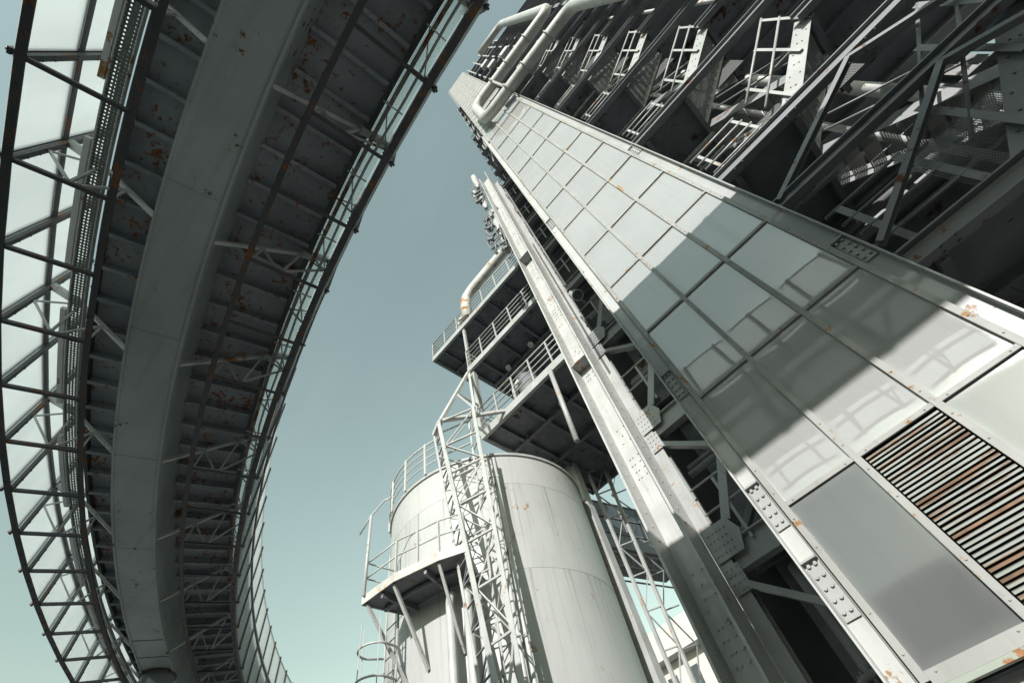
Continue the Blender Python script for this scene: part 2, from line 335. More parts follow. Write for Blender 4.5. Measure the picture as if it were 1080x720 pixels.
# screens
for sgn in (-1, 1):
    so_ = sgn*1.80
    for a, b in zip(nodes, nodes[1:]):
        p = MB(); p.hexa([bp(a+.03,so_-.01,.03),bp(b-.03,so_-.01,.03),bp(b-.03,so_+.01,.03),bp(a+.03,so_+.01,.03)],
                         [bp(a+.03,so_-.01,2.04),bp(b-.03,so_-.01,2.04),bp(b-.03,so_+.01,2.04),bp(a+.03,so_+.01,2.04)])
        p.build('screen_pane', SCREEN if sgn > 0 else SCREEN_IN, br)
    for k, th in enumerate(nodes):
        p = MB(); rd = brad(th); tg = V((-rd.y, rd.x, 0))
        p.bar(bp(th, sgn*1.715, .02), bp(th, sgn*1.715, 2.06), .068, .05, up=rd)
        p.bar(bp(th, sgn*1.83, .0), bp(th, sgn*1.83, 2.075), .075, .03, up=rd)
        for z in (.25,.45,.85,1.25,1.6,1.9):
            for d in (-.025,.025): p.bolt(bp(th, sgn*1.69, z)+tg*d, -rd*sgn, .01, .01)
        p.bolt(bp(th, sgn*1.79, .03), rd*sgn, .018, .075)
        p.build('mullion', BRIDGE_STEEL, br)
        c = MB(); c.angle(bp(th, sgn*1.69, .02), bp(th, sgn*.78, .035), .05, .010, fx=1, fy=-1)
        c.build('cross_strut', BRIDGE_STEEL, br)
        if k % 2 == 0:
            t = MB(); e_ = 1.30 if sgn < 0 else 1.24
            Mi, m2_, Nd, Cb, Gd, Ss = bp(th,sgn*1.70,1.05), bp(th,sgn*1.68,.60), bp(th,sgn*e_,.82), bp(th,sgn*1.20,.05), bp(th,sgn*.325,.07), bp(th,sgn*.80,.06)
            Tm = Nd.lerp(Gd,.47)
            t.tube([Mi, Nd], .062, 12); t.bar(Nd, Gd, .05, .05)
            t.bar(m2_, Nd, .022, .022); t.bar(m2_, Cb, .028, .028); t.bar(Cb, Nd, .045, .03); t.bar(bp(th,sgn*1.12,.05), Tm, .028, .028); t.bar(Ss, Tm, .03, .03)
            t.build('bracket', TUBE, br)
# cable trays in the gaps
def tray(s0, s1, z, mat_, name):
    m = MB(); uv = []
    for a, b in zip(fine, fine[1:]): m.quad(bp(a,s0,z),bp(a,s1,z),bp(b,s1,z),bp(b,s0,z))
    o = m.build(name, mat_, br); me = o.data; ul = me.uv_layers.new(name='UVMap')
    for i, (a, b) in enumerate(zip(fine, fine[1:])):
        L_ = R(1)*R0/.045; w_ = abs(s1-s0)/.04
        for j, c_ in enumerate([(a*L_,0),(a*L_,w_),(b*L_,w_),(b*L_,0)]): ul.data[i*4+j].uv = c_
    return o
tr_ = tray(1.13, 1.29, .62, PERF, 'cable_tray')
sd_ = MB(); sweep(sd_, 1.290, 1.305, .60, .68, fine); sweep(sd_, 1.115, 1.129, .60, .68, fine); sd_.build('tray_side', TUBE, tr_)
cb = MB()
for k in range(0, len(fine)-30, 7):
    seg = fine[k:k+6]
    sweep(cb, 1.32, 1.385, .60, .66, seg)
cb.build('light_strip', TUBE, br)
pp = MB(); pp.tube([bp(t, -1.49, .62) for t in fine], .028, 8); pp.build('service_pipe', RUSTY, br)
cl = MB(); cl.tube([bp(t+math.sin(i*1.3)*.05, -1.60+.015*math.sin(i*.9), .64+.02*math.sin(i*2.1)) for i, t in enumerate(fine)], .018, 6); cl.build('cable', TUBE, br)
for a, b in zip(nodes, nodes[1:]):
    p = MB(); p.hexa([bp(a+.04,-1.70,.975),bp(b-.04,-1.70,.975),bp(b-.04,-1.435,.975),bp(a+.04,-1.435,.975)],[bp(a+.04,-1.70,.985),bp(b-.04,-1.70,.985),bp(b-.04,-1.435,.985),bp(a+.04,-1.435,.985)])
    p.build('soffit_pane', SOFFIT, br)
for k, th in enumerate(nodes):
    t = MB(); t.bar(bp(th,-1.44,.88), bp(th,-1.69,.62), .022, .022); t.bar(bp(th,-1.44,.88), bp(th,-1.69,1.02), .022, .022); t.bar(bp(th+.9,-1.40,.60), bp(th+.9,-1.68,.60), .018, .018)
    t.bar(bp(th,-1.69,.62), bp(th+STEP/2,-1.44,.86), .016, .016)
    t.build('edge_strut', TUBE, br)
# pier
thp = -28.9
pc = bp(thp, 0, 0)
pr = thing('bridge_pier', (pc.x, pc.y, GZ), 'round grey steel pier carrying the curved bridge at the lower left', 'pier')
m = MB(); m.tube([(pc.x,pc.y,GZ),(pc.x,pc.y,H-.06)], .36, 32); m.build('shaft', GIRDER, pr)
m = MB(); m.tube([(pc.x,pc.y,H-.058),(pc.x,pc.y,H-.035)], .40, 32); m.build('cap_plate', BRIDGE_STEEL, pr)

SC = 1.0
# ------------------------------------------------------------------ clad tower (Y = 4.6)
D = 4.6
XS = [-.150*D, .013*D, .1755*D, .332*D]
ZR = [z*D for z in (.4749,.8159,1.1485,1.4834,1.8145,2.1588,2.5475,2.9371,3.4434,3.9631,4.4717)]
while ZR[-1] < 23.2: ZR.append(ZR[-1]+2.37)
ZB = .80
ct = thing('clad_elevator_tower', (.4, D, GZ), 'tall narrow elevator tower clad in glossy pale panels', 'tower')
def panel(x0, x1, z0, z1, tilt=.35, mt=CLAD):
    ax, az = R(random.uniform(-tilt, tilt)), R(random.uniform(-tilt, tilt))
    xc, zc = (x0+x1)/2, (z0+z1)/2; n = 6; P = []
    pb = MB(); i0 = 0
    for i in range(n+1):
        for j in range(n+1):
            x = x0+(x1-x0)*i/n; z = z0+(z1-z0)*j/n
            bul = .0035*(1-(2*i/n-1)**2)*(1-(2*j/n-1)**2)
            pb.v.append(V((x, D+.006+(x-xc)*math.tan(az)+(z-zc)*math.tan(ax)-bul, z)))
    for i in range(n):
        for j in range(n):
            a = i*(n+1)+j; pb.f.append((a, a+n+1, a+n+2, a+1)); pb.smooth.append(True)
    return pb.build('cladding_panel', mt, ct)
rows = [ZB]+ZR
for c in range(3):
    for r_ in range(len(rows)-1):
        if c == 1 and r_ == 0: continue
        panel(XS[c]+.012, XS[c+1]-.012, rows[r_]+.02, rows[r_+1]-.02, mt=(CLAD_GREY if c == 0 else CLAD_MID) if r_ == 0 else CLAD)
for i, x in enumerate(XS):
    m = MB(); w_ = .062
    m.box(x-w_/2, x+w_/2, D-.028, D-.002, ZB-.03, ZR[-1])
    for z in rows:
        for d in (.14, .42, -.14, -.42):
            if z+d > ZB: m.bolt((x, D-.028, z+d), (0,-1,0), .009, .008)
    m.build('mullion', CLADFRAME, ct)
for r_, z in enumerate(rows):
    m = MB()
    for a, b in zip(XS, XS[1:]):
        m.box(a+.0315, b-.0315, D-.022, D+.0, z-(.022 if r_ else .07), z+.022)
        for d in (.10, -.10): m.bolt(((a if d > 0 else b)+d, D-.022, z), (0,-1,0), .009, .008)
    m.build('transom', CLADFRAME, ct)
# louvre in the middle bay of the bottom row
lv = MB(); x0, x1 = XS[1]+.045, XS[2]-.045; z0, z1 = ZB+.04, ZR[0]-.04; n = 36
for k in range(n):
    z = z0+(z1-z0)*(k+.5)/n; wob = random.uniform(-.003, .003)
    lv.hexa([(x0,D-.012,z-.013+wob),(x1,D-.012,z-.013+random.uniform(-.004,.004)),(x1,D+.03,z+.016),(x0,D+.03,z+.016)],
            [(x0,D-.012,z+.003+wob),(x1,D-.012,z+.003),(x1,D+.03,z+.021),(x0,D+.03,z+.021)])
lo = MB(); lo.box(x0-.01, x1+.01, D+.10, D+.12, z0-.02, z1+.02); lvo = lo.build('louvre_box', BLACK, ct); lv.build('louvre_blade', LOUVRE, lvo)
m = MB(); m.box(XS[0]-.03, XS[3]+.03, D-.03, D+.01, ZB-.11, ZB-.072); m.box(XS[0]-.03, XS[3]+.03, D+.012, D+.05, ZB-.11, ZB-.05); m.build('sill_angle', mat('rusty_sill', (.30,.33,.28), .6, rust=.62, rscale=3, rust_col=(.30,.14,.06)), ct)
m = MB(); m.box(XS[0]-.1, 3.0, D+.14, D+.5, GZ, ZB-.13); m.build('plinth', CONC, ct)
# corner columns flanking the cladding
for side, xa, xb in ((-1, -.90, -.748), (1, 1.575, 1.735)):
    m = MB()
    m.box(xa, xb, D+.055, D+.075, GZ, ZR[-1])                       # web seen from the front
    if side < 0: m.box(xa-.018, xa, D-.03, D+.26, GZ, ZR[-1]); m.box(xb, xb+.012, D+.03, D+.26, GZ, ZR[-1])
    else: m.box(xb, xb+.02, D-.02, D+.26, GZ, ZR[-1]); m.box(xa-.012, xa, D+.03, D+.2, GZ, ZR[-1])
    cc = m.build('corner_column', WHITE if side < 0 else WHITE2, ct)
    z = 1.0
    k = 0
    for z in ((1.25, 2.05, 3.95, 10.6) if side < 0 else (3.75, 9.8)):
        s_ = MB(); hz = .34
        s_.box(xa+.012, xb-.012, D+.035, D+.053, z, z+hz*1.3)
        for i in range(5):
            for x in (xa+.045, xb-.045): s_.bolt((x, D+.035, z+.06+i*.095), (0,-1,0), .017, .02)
        s_.box(xa+.004, xb-.004, D-.005, D+.0535, z+hz*1.3+.03, z+hz*1.3+.048)
        s_.build('splice_plate', WHITE2, cc)
# side walls and core of the tower so that it reads as a solid shaft
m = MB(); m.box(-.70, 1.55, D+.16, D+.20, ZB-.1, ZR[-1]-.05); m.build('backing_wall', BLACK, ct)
# upper, ribbed section above the pipe loop
ZT0, ZT = 24.9, 56.0
up = MB()
zz = ZT0; cnt = 0
while zz < ZT-.1:
    up.box(XS[0]-.02, XS[3]+.02, D-.01, D+.10, zz+.02, min(zz+1.30, ZT)); zz += 1.42
up.build('upper_cladding', CLADFRAME, ct)
m = MB()
for x in (XS[0]-.06, XS[1], XS[2], XS[3]+.05): m.box(x-.035, x+.035, D-.04, D-.012, ZT0-2, ZT)
m.build('upper_mullion', CLADFRAME, ct)
m = MB(); m.box(.35, .55, D-.03, D-.013, 36, 38.0); m.build('hatch', RUSTY, ct)
m = MB(); m.box(XS[0]-.3, XS[0]-.06, D+.0, D+2.2, 40, ZT-.2); m.build('side_fin', MIDG, ct)

# ------------------------------------------------------------------ stair tower to the right of the cladding
ZN = [3.50+3.47*n for n in range(13)]
tw = thing('steel_stair_tower', (3.6, 7.0, GZ), 'dark steel frame of floors and beams beside the pale cladding', 'stair tower')
YF = 4.76
for n, z in enumerate(ZN):
    zm = z+1.98
    m = MB(); m.ibeam((1.80,YF,z+.02), (9.4,YF,z+.02), .16, .27, .022)
    for x in (2.05,2.2,3.05,3.2,4.4,4.55):
        for d in (-.05,.05): m.bolt((x, YF+d, z-.115), (0,0,-1), .018, .018)
    m.build('floor_beam', MIDG, tw)
    m = MB(); m.ibeam((1.80,YF,zm+.02), (9.4,YF,zm+.02), .15, .2, .02) if n < 1 else m.ibeam((4.9,YF+.02,zm+.02), (9.4,YF+.02,zm+.02), .15, .22, .02)
    m.build('landing_beam', MIDG, tw)
    m = MB(); m.box(1.79, 3.22, YF+.09, 9.6, z+.03, z+.06); m.box(3.221, 9.3, 6.75, 9.6, z+.03, z+.06)
    pl = m.build('floor_plate', DARK, tw)
    m = MB()
    for x in (2.0, 3.14): m.ibeam((x,YF+.1,z-.06), (x,9.6,z-.06), .1, .17, .014)
    for y in (6.0, 7.2, 8.4): m.bar((1.8,y,z-.03), (9.2 if y > 6.7 else 3.1,y,z-.03), .07, .115)
    m.build('joist', DARK, tw)
    m = MB(); m.box(5.05, 9.3, YF+.1, 6.7, zm+.03, zm+.06); m.build('half_landing_plate', DARK, tw)
    m = MB()
    for y in (5.4, 6.3): m.bar((5.1,y,zm-.03), (9.2,y,zm-.03), .07, .11)
    m.ibeam((5.06,YF+.12,zm-.07), (5.06,6.7,zm-.07), .1, .17, .014)
    m.build('joist', DARK, tw)
    # knee braces in the front plane
    if n < 5:
        m = MB(); a_ = (4.06, YF-.02, zm-.10) if n == 0 else (4.1, YF-.02, z-.14)
        b_ = (1.86, YF-.02, z+.40) if n == 0 else (1.86, YF-.02, z-1.42)
        if n in (0, 1):
            m.channel(a_, b_, .07, .11, .012, up=(0,-1,0)); m.channel(a_, (7.2, YF-.02, a_[2]-1.9), .07, .10, .012, up=(0,-1,0))
            m.build('knee_brace', MIDG, tw)
    # landing railing
    m = MB(); y = 4.95
    for x in (2.12, 2.92): m.angle((x,y,z+.05), (x,y,z+1.42), .055 if n else .09, .010, up=(0,-1,0))
    for h_ in (1.40, 1.12, .84, .56): m.tube([(1.95,y-.03,z+h_), (2.98,y-.03,z+h_)], .021, 8)
    m.bar((1.82,y-.04,z+.19), (3.1,y-.04,z+.19), .012, .16)
    m.build('landing_railing', WHITE2 if n else GREY, tw)  # lowest railing is greyed: shade put into its colour
for n, z in enumerate(ZN[:10]):
    rr = random.Random(n*7+3)
    for k in range(3):
        m = MB(); y = 5.2+rr.random()*3.6; zz_ = z-.22-rr.random()*.25; xa, xb = (1.85, 3.1) if y < 6.7 else (1.85, 9)
        m.tube([(xa,y,zz_),(xb,y,zz_)], rr.choice((.03,.05,.08)), 10)
        for x in (xa+.3, (xa+xb)/2): m.bar((x,y,zz_),(x,y,z-.02), .02, .02)
        m.build('pipe_run', rr.choice((GREY, TUBE, MIDG)), tw)
    m = MB(); y = 7.4+rr.random(); m.box(1.9, 9.0, y, y+.25, z-.34, z-.335); m.box(1.9,9.0,y-.004,y,z-.34,z-.27); m.box(1.9,9.0,y+.25,y+.254,z-.34,z-.27)
    m.build('cable_tray', GREY, tw)
    x = 2.3+rr.random()*.7; m = MB(); m.tube([(x,6.1,z-.02),(x,6.1,z-.07),(x,6.1,z-.08),(x,6.1,z-.2)], [.03,.03,.10,.09], 12); m.build('lamp', TUBE, tw)
    # guard of mesh in a frame beside the flights
    m = MB(); m.box(3.3, 4.9, 5.775, 5.778, z+.9, z+2.0); m.build('mesh_guard', GRATEV, tw)
for x, y, r_ in ((2.55,7.1,.11),(4.3,6.72,.07),(5.6,7.3,.14),(6.4,5.4,.06)):
    m = MB(); m.tube([(x,y,GZ),(x,y,44)], r_, 12); m.build('vertical_pipe', TUBE, tw)
for x, y in ((7.35,4.9),(7.35,8.9),(3.2,8.9)):
    m = MB(); m.ibeam((x,y,GZ), (x,y,ZN[-1]+2), .26, .26, .03, up=(0,1,0)); m.build('column', MIDG, tw)
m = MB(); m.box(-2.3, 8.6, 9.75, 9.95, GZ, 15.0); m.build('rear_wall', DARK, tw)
# top railing lines against the sky
for n in (7,8,9,10,11,12):
    m = MB(); z = ZN[n]
    for h_ in (.5, 1.0): m.tube([(5.1,4.9,z+1.98+h_),(7.3,4.9,z+1.98+h_)], .03, 6)
    m.build('landing_railing', WHITE2, tw)

POS = ['lowest', 'second lowest', 'third', 'fourth', 'fifth', 'sixth', 'seventh', 'eighth', 'ninth']
def flight(n):
    z = ZN[n]; zm = z+1.98
    a, b = V((3.20,0,z+.16)), V((5.08,0,zm+.12))
    t = thing('stair_flight', (3.2, 5.3, z), f'{POS[n]} of the steel stair flights climbing right of the cladding' if n else 'lowest shaded stair flight with angle iron posts, right edge', 'stairs', 'stair flights stacked up the tower')
    for yy in (4.93, 5.72):
        m = MB(); p, q = a+V((0,yy,0)), b+V((0,yy,0)); m.bar(p-(q-p)*.05, q, .014, .30)
        d = (q-p).normalized(); nn = V((-d.z,0,d.x))
        for k in range(9):
            for e in (-.08,.08):
                m.bolt(p+(q-p)*((k+.5)/9)+nn*e*(1 if k % 2 else .5)+V((0,-.007,0)), (0,-1,0), .014, .016)
        m.build('stringer', WHITE2 if n else GREY, t)  # pale like the others, but the lowest flight has its shade coloured in
    N_ = 9
    for k in range(N_):
        c = a.lerp(b, (k+.5)/N_); m = MB(); m.box(c.x-.12, c.x+.12, 4.94, 5.71, c.z+.0, c.z+.012); m.box(c.x-.125,c.x-.12,4.94,5.71,c.z-.03,c.z+.012)
        m.build('tread', GRATE, t)
    m = MB(); y = 4.90
    for f_ in (.18, .62, .98):
        c = a.lerp(b, f_); m.angle(c+V((0,y,-.10)), c+V((0,y,1.20)), .06 if n else .10, .010, up=(0,-1,0))
    for h_ in (1.18, .62): m.tube([a+V((.05,y-.03,h_)), b+V((0,y-.03,h_))], .024, 8)
    m.build('railing', WHITE2 if n else GREY, t)  # grey on the lowest flight imitates the shade over it
    # return flight behind; its grey stands in for the shade there
    t2 = thing('stair_flight', (3.2, 6.2, zm), f'{POS[n]} of the return stair flights behind the front flights', 'stairs', 'return stair flights in the tower')
    a2, b2 = V((5.05,0,zm+.12)), V((3.25,0,z+3.47+.1))
    for yy in (5.83, 6.60):
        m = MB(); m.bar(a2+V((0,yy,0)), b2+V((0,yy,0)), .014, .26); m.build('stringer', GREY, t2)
    for k in range(N_):
        c = a2.lerp(b2, (k+.5)/N_); m = MB(); m.box(c.x-.12,c.x+.12,5.84,6.59,c.z,c.z+.012); m.build('tread', GRATE, t2)
    m = MB()
    for h_ in (1.1, .6): m.tube([a2+V((0,5.80,h_)), b2+V((0,5.80,h_))], .022, 6)
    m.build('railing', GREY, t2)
for n in range(9): flight(n)

# ------------------------------------------------------------------ big built-up column and left bay
SC = 1.12
bc = thing('built_up_column', (-2.7, 7.35, GZ), 'massive pale built-up steel column with rows of bolts left of the clad tower', 'column')
ZC = 31.
m = MB(); m.box(-3.19, -2.65, 7.60, 7.63, GZ, ZC)
def rowset(z, pat):
    for x, dz in pat: m.bolt((x, 7.60, z+dz), (0,-1,0), .026, .02)
for z in (2.2, 5.6, 8.9, 12.2, 15.6, 19.0, 22.5):
    for i in range(4):
        for x in (-3.08,-3.0,-2.86,-2.77): m.bolt((x+.02*(i % 2), 7.60, z+i*.17), (0,-1,0), .022, .02)
    for i in range(3):
        for x in (-3.02,-2.82): m.bolt((x+.07*(i % 2), 7.60, z+.95+i*.2), (0,-1,0), .022, .02)
m.build('web', WHITE, bc)
for x0, x1 in ((-3.24,-3.192), (-2.648,-2.60)):
    m = MB(); m.box(x0, x1, 7.17, 7.70, GZ, ZC)
    zz = GZ+.4
    while zz < ZC-.3:
        m.bolt((x1, 7.40, zz), (1,0,0), .018, .014)
        zz += .3
    m.build('flange', WHITE, bc)
for z in (9.35, 16.9):
    m = MB(); m.box(-3.19, -2.65, 7.22, 7.598, z, z+.03); m.build('stiffener', WHITE2, bc)
for _ in (0,):
    m = MB(); m.channel((-2.47,7.825,GZ),(-2.47,7.825,ZC-2), .252, .24, .03, up=(0,1,0)); m.build('back_channel', WHITE2, bc)

lb = thing('left_bay_frame', (-1.5, 7.3, GZ), 'girders, braces and dark floors between big column and clad tower', 'steel frame')
for n, z in enumerate(ZN):
    if n == 0: g_z = 3.47
    else: g_z = z-.55
    m = MB(); m.ibeam((-2.32,7.78,g_z), (1.5,7.78,g_z), .2, .46, .025)
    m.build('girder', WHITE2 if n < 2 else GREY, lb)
    m = MB(); m.box(-2.3, 1.3, 7.9, 8.75, z+.05, z+.08); m.build('floor_plate', DARK, lb)
    m = MB()
    for y in (8.1, 8.45): m.ibeam((-2.3,y,z-.04), (1.3,y,z-.04), .09, .15, .012)
    m.build('joist', DARK, lb)
    m = MB(); yr = 7.72; zr = z+.22
    for h_ in (.55, 1.08): m.tube([(-2.33,yr,zr+h_),(.6,yr,zr+h_)], .022, 8)
    for x in (-1.85,-1.0): m.bar((x,yr,zr-.15),(x,yr,zr+1.08), .055, .014, up=(0,1,0))
    m.build('railing', WHITE2 if n < 2 else GREY, lb)
    # gusset with bolts and a raking brace
    if n > 2: continue
    gq_ = [(-2.55,g_z+.0),(-2.05,g_z+.0),(-1.93,g_z+.30),(-2.05,g_z+.58),(-2.55,g_z+.58)]
    m = MB(); m.hexa([(x,7.665,zz) for x, zz in gq_], [(x,7.69,zz) for x, zz in gq_])
    for i in range(5):
        for j in range(4): m.bolt((-2.50+i*.08+.03*(j % 2), 7.665, g_z+.10+j*.12), (0,-1,0), .016, .018)
    m.build('gusset', WHITE2 if n < 2 else GREY, lb)
    m = MB(); m.box(-2.55,-2.27,7.665,7.69,g_z-.52,g_z-.1)
    for i in range(3):
        for j in range(4): m.bolt((-2.50+i*.09, 7.665, g_z-.47+j*.11), (0,-1,0), .016, .018)
    m.build('gusset', WHITE2 if n < 2 else GREY, lb)
    m = MB(); m.channel((-2.35,7.74,g_z-.40), (.4,7.74,g_z-2.75), .1, .17, .014, up=(0,-1,0)); m.build('brace', WHITE2 if n < 2 else GREY, lb)
    m = MB(); m.bar((-2.05,7.70,g_z+.55), (-1.35,7.70,g_z+1.75), .16, .02, up=(0,-1,0)); m.build('brace', WHITE2 if n < 2 else GREY, lb)
    m = MB(); m.bar((-2.3,8.3,g_z+.3), (.9,8.3,g_z+2.9), .12, .12); m.build('brace', GREY, lb)
    m = MB(); m.tube([(-2.3,8.2,g_z+1.9),(1.2,8.2,g_z+1.9)], .07, 10); m.tube([(-2.3,8.35,g_z+2.15),(1.2,8.35,g_z+2.15)], .045, 8); m.build('conduit', GREY, lb)
m = MB(); m.tube([(-1.60,5.5,9.6),(-1.60,5.5,19.0)], .03, 10); m.build('conduit', GREY, lb)
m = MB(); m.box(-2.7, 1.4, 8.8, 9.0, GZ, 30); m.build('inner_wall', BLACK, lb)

fl = thing('flanged_pipe', (-1.5, 8.2, GZ), 'dark thick vertical pipe with bolted flange low behind the big column', 'pipe')
m = MB(); m.tube([(-1.5,8.25,GZ),(-1.5,8.25,3.1)], .30, 24); m.build('barrel', MIDG, fl)
m = MB(); m.tube([(-1.5,8.25,1.55),(-1.5,8.25,1.63)], .42, 24)
for k in range(16): m.tube([(-1.5+.37*math.cos(k*math.pi/8),8.25+.37*math.sin(k*math.pi/8),1.50),(-1.5+.37*math.cos(k*math.pi/8),8.25+.37*math.sin(k*math.pi/8),1.68)], .03, 6)
m.build('flange_ring', GREY, fl)

SC = 1.5
# ------------------------------------------------------------------ service platforms left of the column
def railing(mb, p, q, h=1.1, bars=4, n=4, r=.022):
    p, q = V(p), V(q)
    for k in range(n+1):
        c = p.lerp(q, k/n); mb.bar(c, c+V((0,0,h)), .05, .05, up=(0,1,0))
    for b in range(bars):
        z = h*(b+1)/bars; mb.tube([p+V((0,0,z)), q+V((0,0,z))], r*(1.3 if b == bars-1 else 1), 8)
def platform(z, x0, x1, y0, y1, label, joists, n):
    t = thing('service_platform', ((x0+x1)/2, (y0+y1)/2, z), label, 'platform', 'service platforms stacked beside the column')
    m = MB(); m.box(x0+.06, x1, y0+.12, y1-.05, z+.12, z+.15); m.build('deck_plate', DARK, t)
    m = MB(); m.channel((x0,y0+.06,z+.1), (x1,y0+.06,z+.1), .12, .30, .02, side=1); m.build('fascia_beam', WHITE2, t)
    m = MB(); m.channel((x0+.06,y0+.125,z+.1), (x0+.06,y1,z+.1), .12, .30, .02, side=-1); m.channel((x0,y1,z+.1),(x1,y1,z+.1), .12,.30,.02); m.build('end_beam', GREY, t)
    m = MB()
    for k in range(joists):
        x = x0+.7+(x1-x0-1.0)*k/joists; m.ibeam((x,y0+.13,z+.03),(x,y1-.07,z+.03), .1, .18, .014)
    for y in (y0+1.3, y0+2.9): 
        if y < y1-.3: m.ibeam((x0+.13,y,z+.0),(x1,y,z+.0), .12, .22, .014)
    m.build('joist', DARK, t)
    m = MB(); railing(m, (x0+.05,y0+.03,z+.26), (x1,y0+.03,z+.26), 1.1, 4, n); railing(m, (x0+.05,y0+.1,z+.26), (x0+.05,y1-.1,z+.26), 1.1, 4, 2); m.build('railing', WHITE2, t)
    return t
P3 = platform(10.30, -7.2, -2.1, 7.5, 12.9, 'lowest and deepest dark service platform reaching over the silo roof', 4, 6)
P2 = platform(14.05, -7.35, -2.1, 7.5, 10.6, 'middle service platform with pale railing between column and lattice mast', 4, 6)
P1 = platform(17.35, -9.5, -2.1, 7.5, 9.6, 'topmost service platform jutting furthest left against the sky', 6, 8)
for nm, p, q, wd, lab in (('platform_post', (-7.25,7.7,10.58), (-7.25,7.7,14.04), .22, 'thick pale post between lowest and middle platforms'),
                  ('platform_post', (-7.30,7.62,14.5), (-7.30,7.62,17.34), .12, 'slim pale post from middle to topmost platform'),
                  ('platform_post', (-4.0,7.45,7.4), (-3.95,7.45,10.28), .16, 'pale tubular post hanging below lowest platform by the column')):
    m = MB(); (m.bar(p, q, wd, wd*.8, up=(0,1,0)) if p[0] < -5 else m.tube([p, q], .07, 12)); tag(m.build(nm, WHITE2), lab, 'post', 'posts between the service platforms')
# overhead duct and fittings on the top platform
m = MB(); m.tube([(-6.9,7.6,17.7),(-6.9,7.6,19.1),(-6.75,7.62,19.6),(-6.3,7.65,19.85),(-3.35,7.65,19.95),(-3.2,7.7,19.9)], .26, 20)
tag(m.build('rusty_duct', mat('duct_paint', (.52,.52,.48), .5, rust=.30, rscale=1.3, rust_col=(.40,.20,.08))), 'pale rust-spotted duct bent down onto the topmost platform', 'duct')
m = MB(); m.tube([(-7.7,7.7,17.62),(-7.7,7.7,18.1),(-7.6,7.7,18.45),(-7.25,7.7,18.6)], .14, 14); tag(m.build('vent_pipe', WHITE), 'short bent white vent pipe at the left end of the topmost platform', 'pipe')
m = MB(); m.tube([(-5.6,7.75,10.6),(-5.6,7.75,11.3),(-5.3,7.75,11.45)], .1, 12); tag(m.build('vent_pipe', WHITE), 'stubby white vent pipe on the lowest platform behind its railing', 'pipe')
for x, z in ((-6.2,14.0),(-4.6,10.25),(-4.9,14.0),(-3.6,17.3)):
    m = MB(); m.tube([(x,8.6,z+.10),(x,8.6,z-.05),(x,8.6,z-.06),(x,8.6,z-.2)], [.03,.03,.12,.10], 14)
    tag(m.build('bulkhead_lamp', TUBE), {(-6.2):'round lamp under the left half of the middle platform',(-4.6):'round lamp under the lowest platform',(-4.9):'round lamp under the right half of the middle platform',(-3.6):'round lamp under the topmost platform near the column'}[x], 'lamp', 'lamps under the platforms')
hp = thing('hopper', (-6.3,8.8,11.5), 'dark funnel hopper standing between lowest and middle platforms', 'hopper')
m = MB(); m.tube([(-6.0,9.3,10.6),(-6.0,9.3,12.2),(-6.0,9.3,12.9),(-6.0,9.3,13.9)], [.16,.18,.42,.42], 24); m.build('cone', DARK, hp)

# ------------------------------------------------------------------ silo
SX, SY, SR, SZ = -8.86, 8.96, 3.0, 8.85
def sp(a, r, z): return V((SX+r*math.sin(R(a)), SY-r*math.cos(R(a)), z))
si = thing('storage_silo', (SX,SY,GZ), 'large white cylindrical storage silo', 'silo')
m = MB(); n = 96
m.tube([(SX,SY,GZ),(SX,SY,SZ)], SR, n, cap=False); m.build('shell', PLATES, si)
m = MB()
for z in (GZ+2.35, GZ+4.7, GZ+7.05, GZ+9.4): m.tube([sp(a,SR+.001,z) for a in range(0,360,4)], .005, 6, closed=True)
m.build('weld_seam', SILO, si)
m = MB(); m.tube([(SX,SY,SZ+.002),(SX,SY,SZ+.5)], [SR,.4], n); m.build('roof', SILO, si)
m = MB(); m.ring((SX,SY), SR+.003, SR+.05, SZ-.08, SZ-.0, 72); m.build('rim', WHITE2, si)
m = MB()
for a in (-38,-20,-2,14,26):
    m.bar(sp(a,SR+.08,SZ), sp(a,SR+.08,SZ+1.15), .08, .05, up=brad(0))
for h_ in (.3,.58,.85,1.1): m.tube([sp(a,SR+.08,SZ+h_) for a in range(-50,27,4)], .02 if h_ < 1 else .03, 6)
m.build('roof_railing', WHITE, si)
# ring platform half way up
pf = thing('silo_platform', tuple(sp(14,3.9,5.3)), 'pale bracketed platform half way up the silo, rust along its edge', 'platform')
ang = [0, 14, 29, 37]; PZ = 5.40
m = MB()
out = [sp(a, 4.12, 0) for a in ang]; inn = [sp(a, SR+.02, 0) for a in (0,6,12,18,24,30,37)]
poly = out+inn[::-1]
m.hexa([V((p.x,p.y,PZ)) for p in poly], [V((p.x,p.y,PZ+.03)) for p in poly]); m.build('deck_plate', MIDG, pf)
m = MB()
for a, b in zip(ang, ang[1:]): m.bar(sp(a,4.14,PZ+.06), sp(b,4.14,PZ+.06), .03, .18)
m.bar(sp(0,4.14,PZ+.06), sp(0,SR+.05,PZ+.06), .03, .18); m.bar(sp(37,4.14,PZ+.06), sp(37,SR+.05,PZ+.06), .03, .18)
m.build('kick_plate', mat('rusty_white_edge', (.44,.43,.40), .5, rust=.26, rscale=4, rust_col=(.48,.27,.10)), pf)
m = MB()
for a in (8, 24): m.bar(sp(a,SR+.05,PZ-.07), sp(a,4.05,PZ-.07), .06, .12)
m.tube([sp(a,3.6,PZ-.05) for a in range(1,37,4)], .05, 6)
m.build('joist', MIDG, pf)
m = MB(); RH = .78
for a in ang+[22]: m.bar(sp(a,4.10,PZ+.14), sp(a,4.10,PZ+.14+RH), .04, .04)
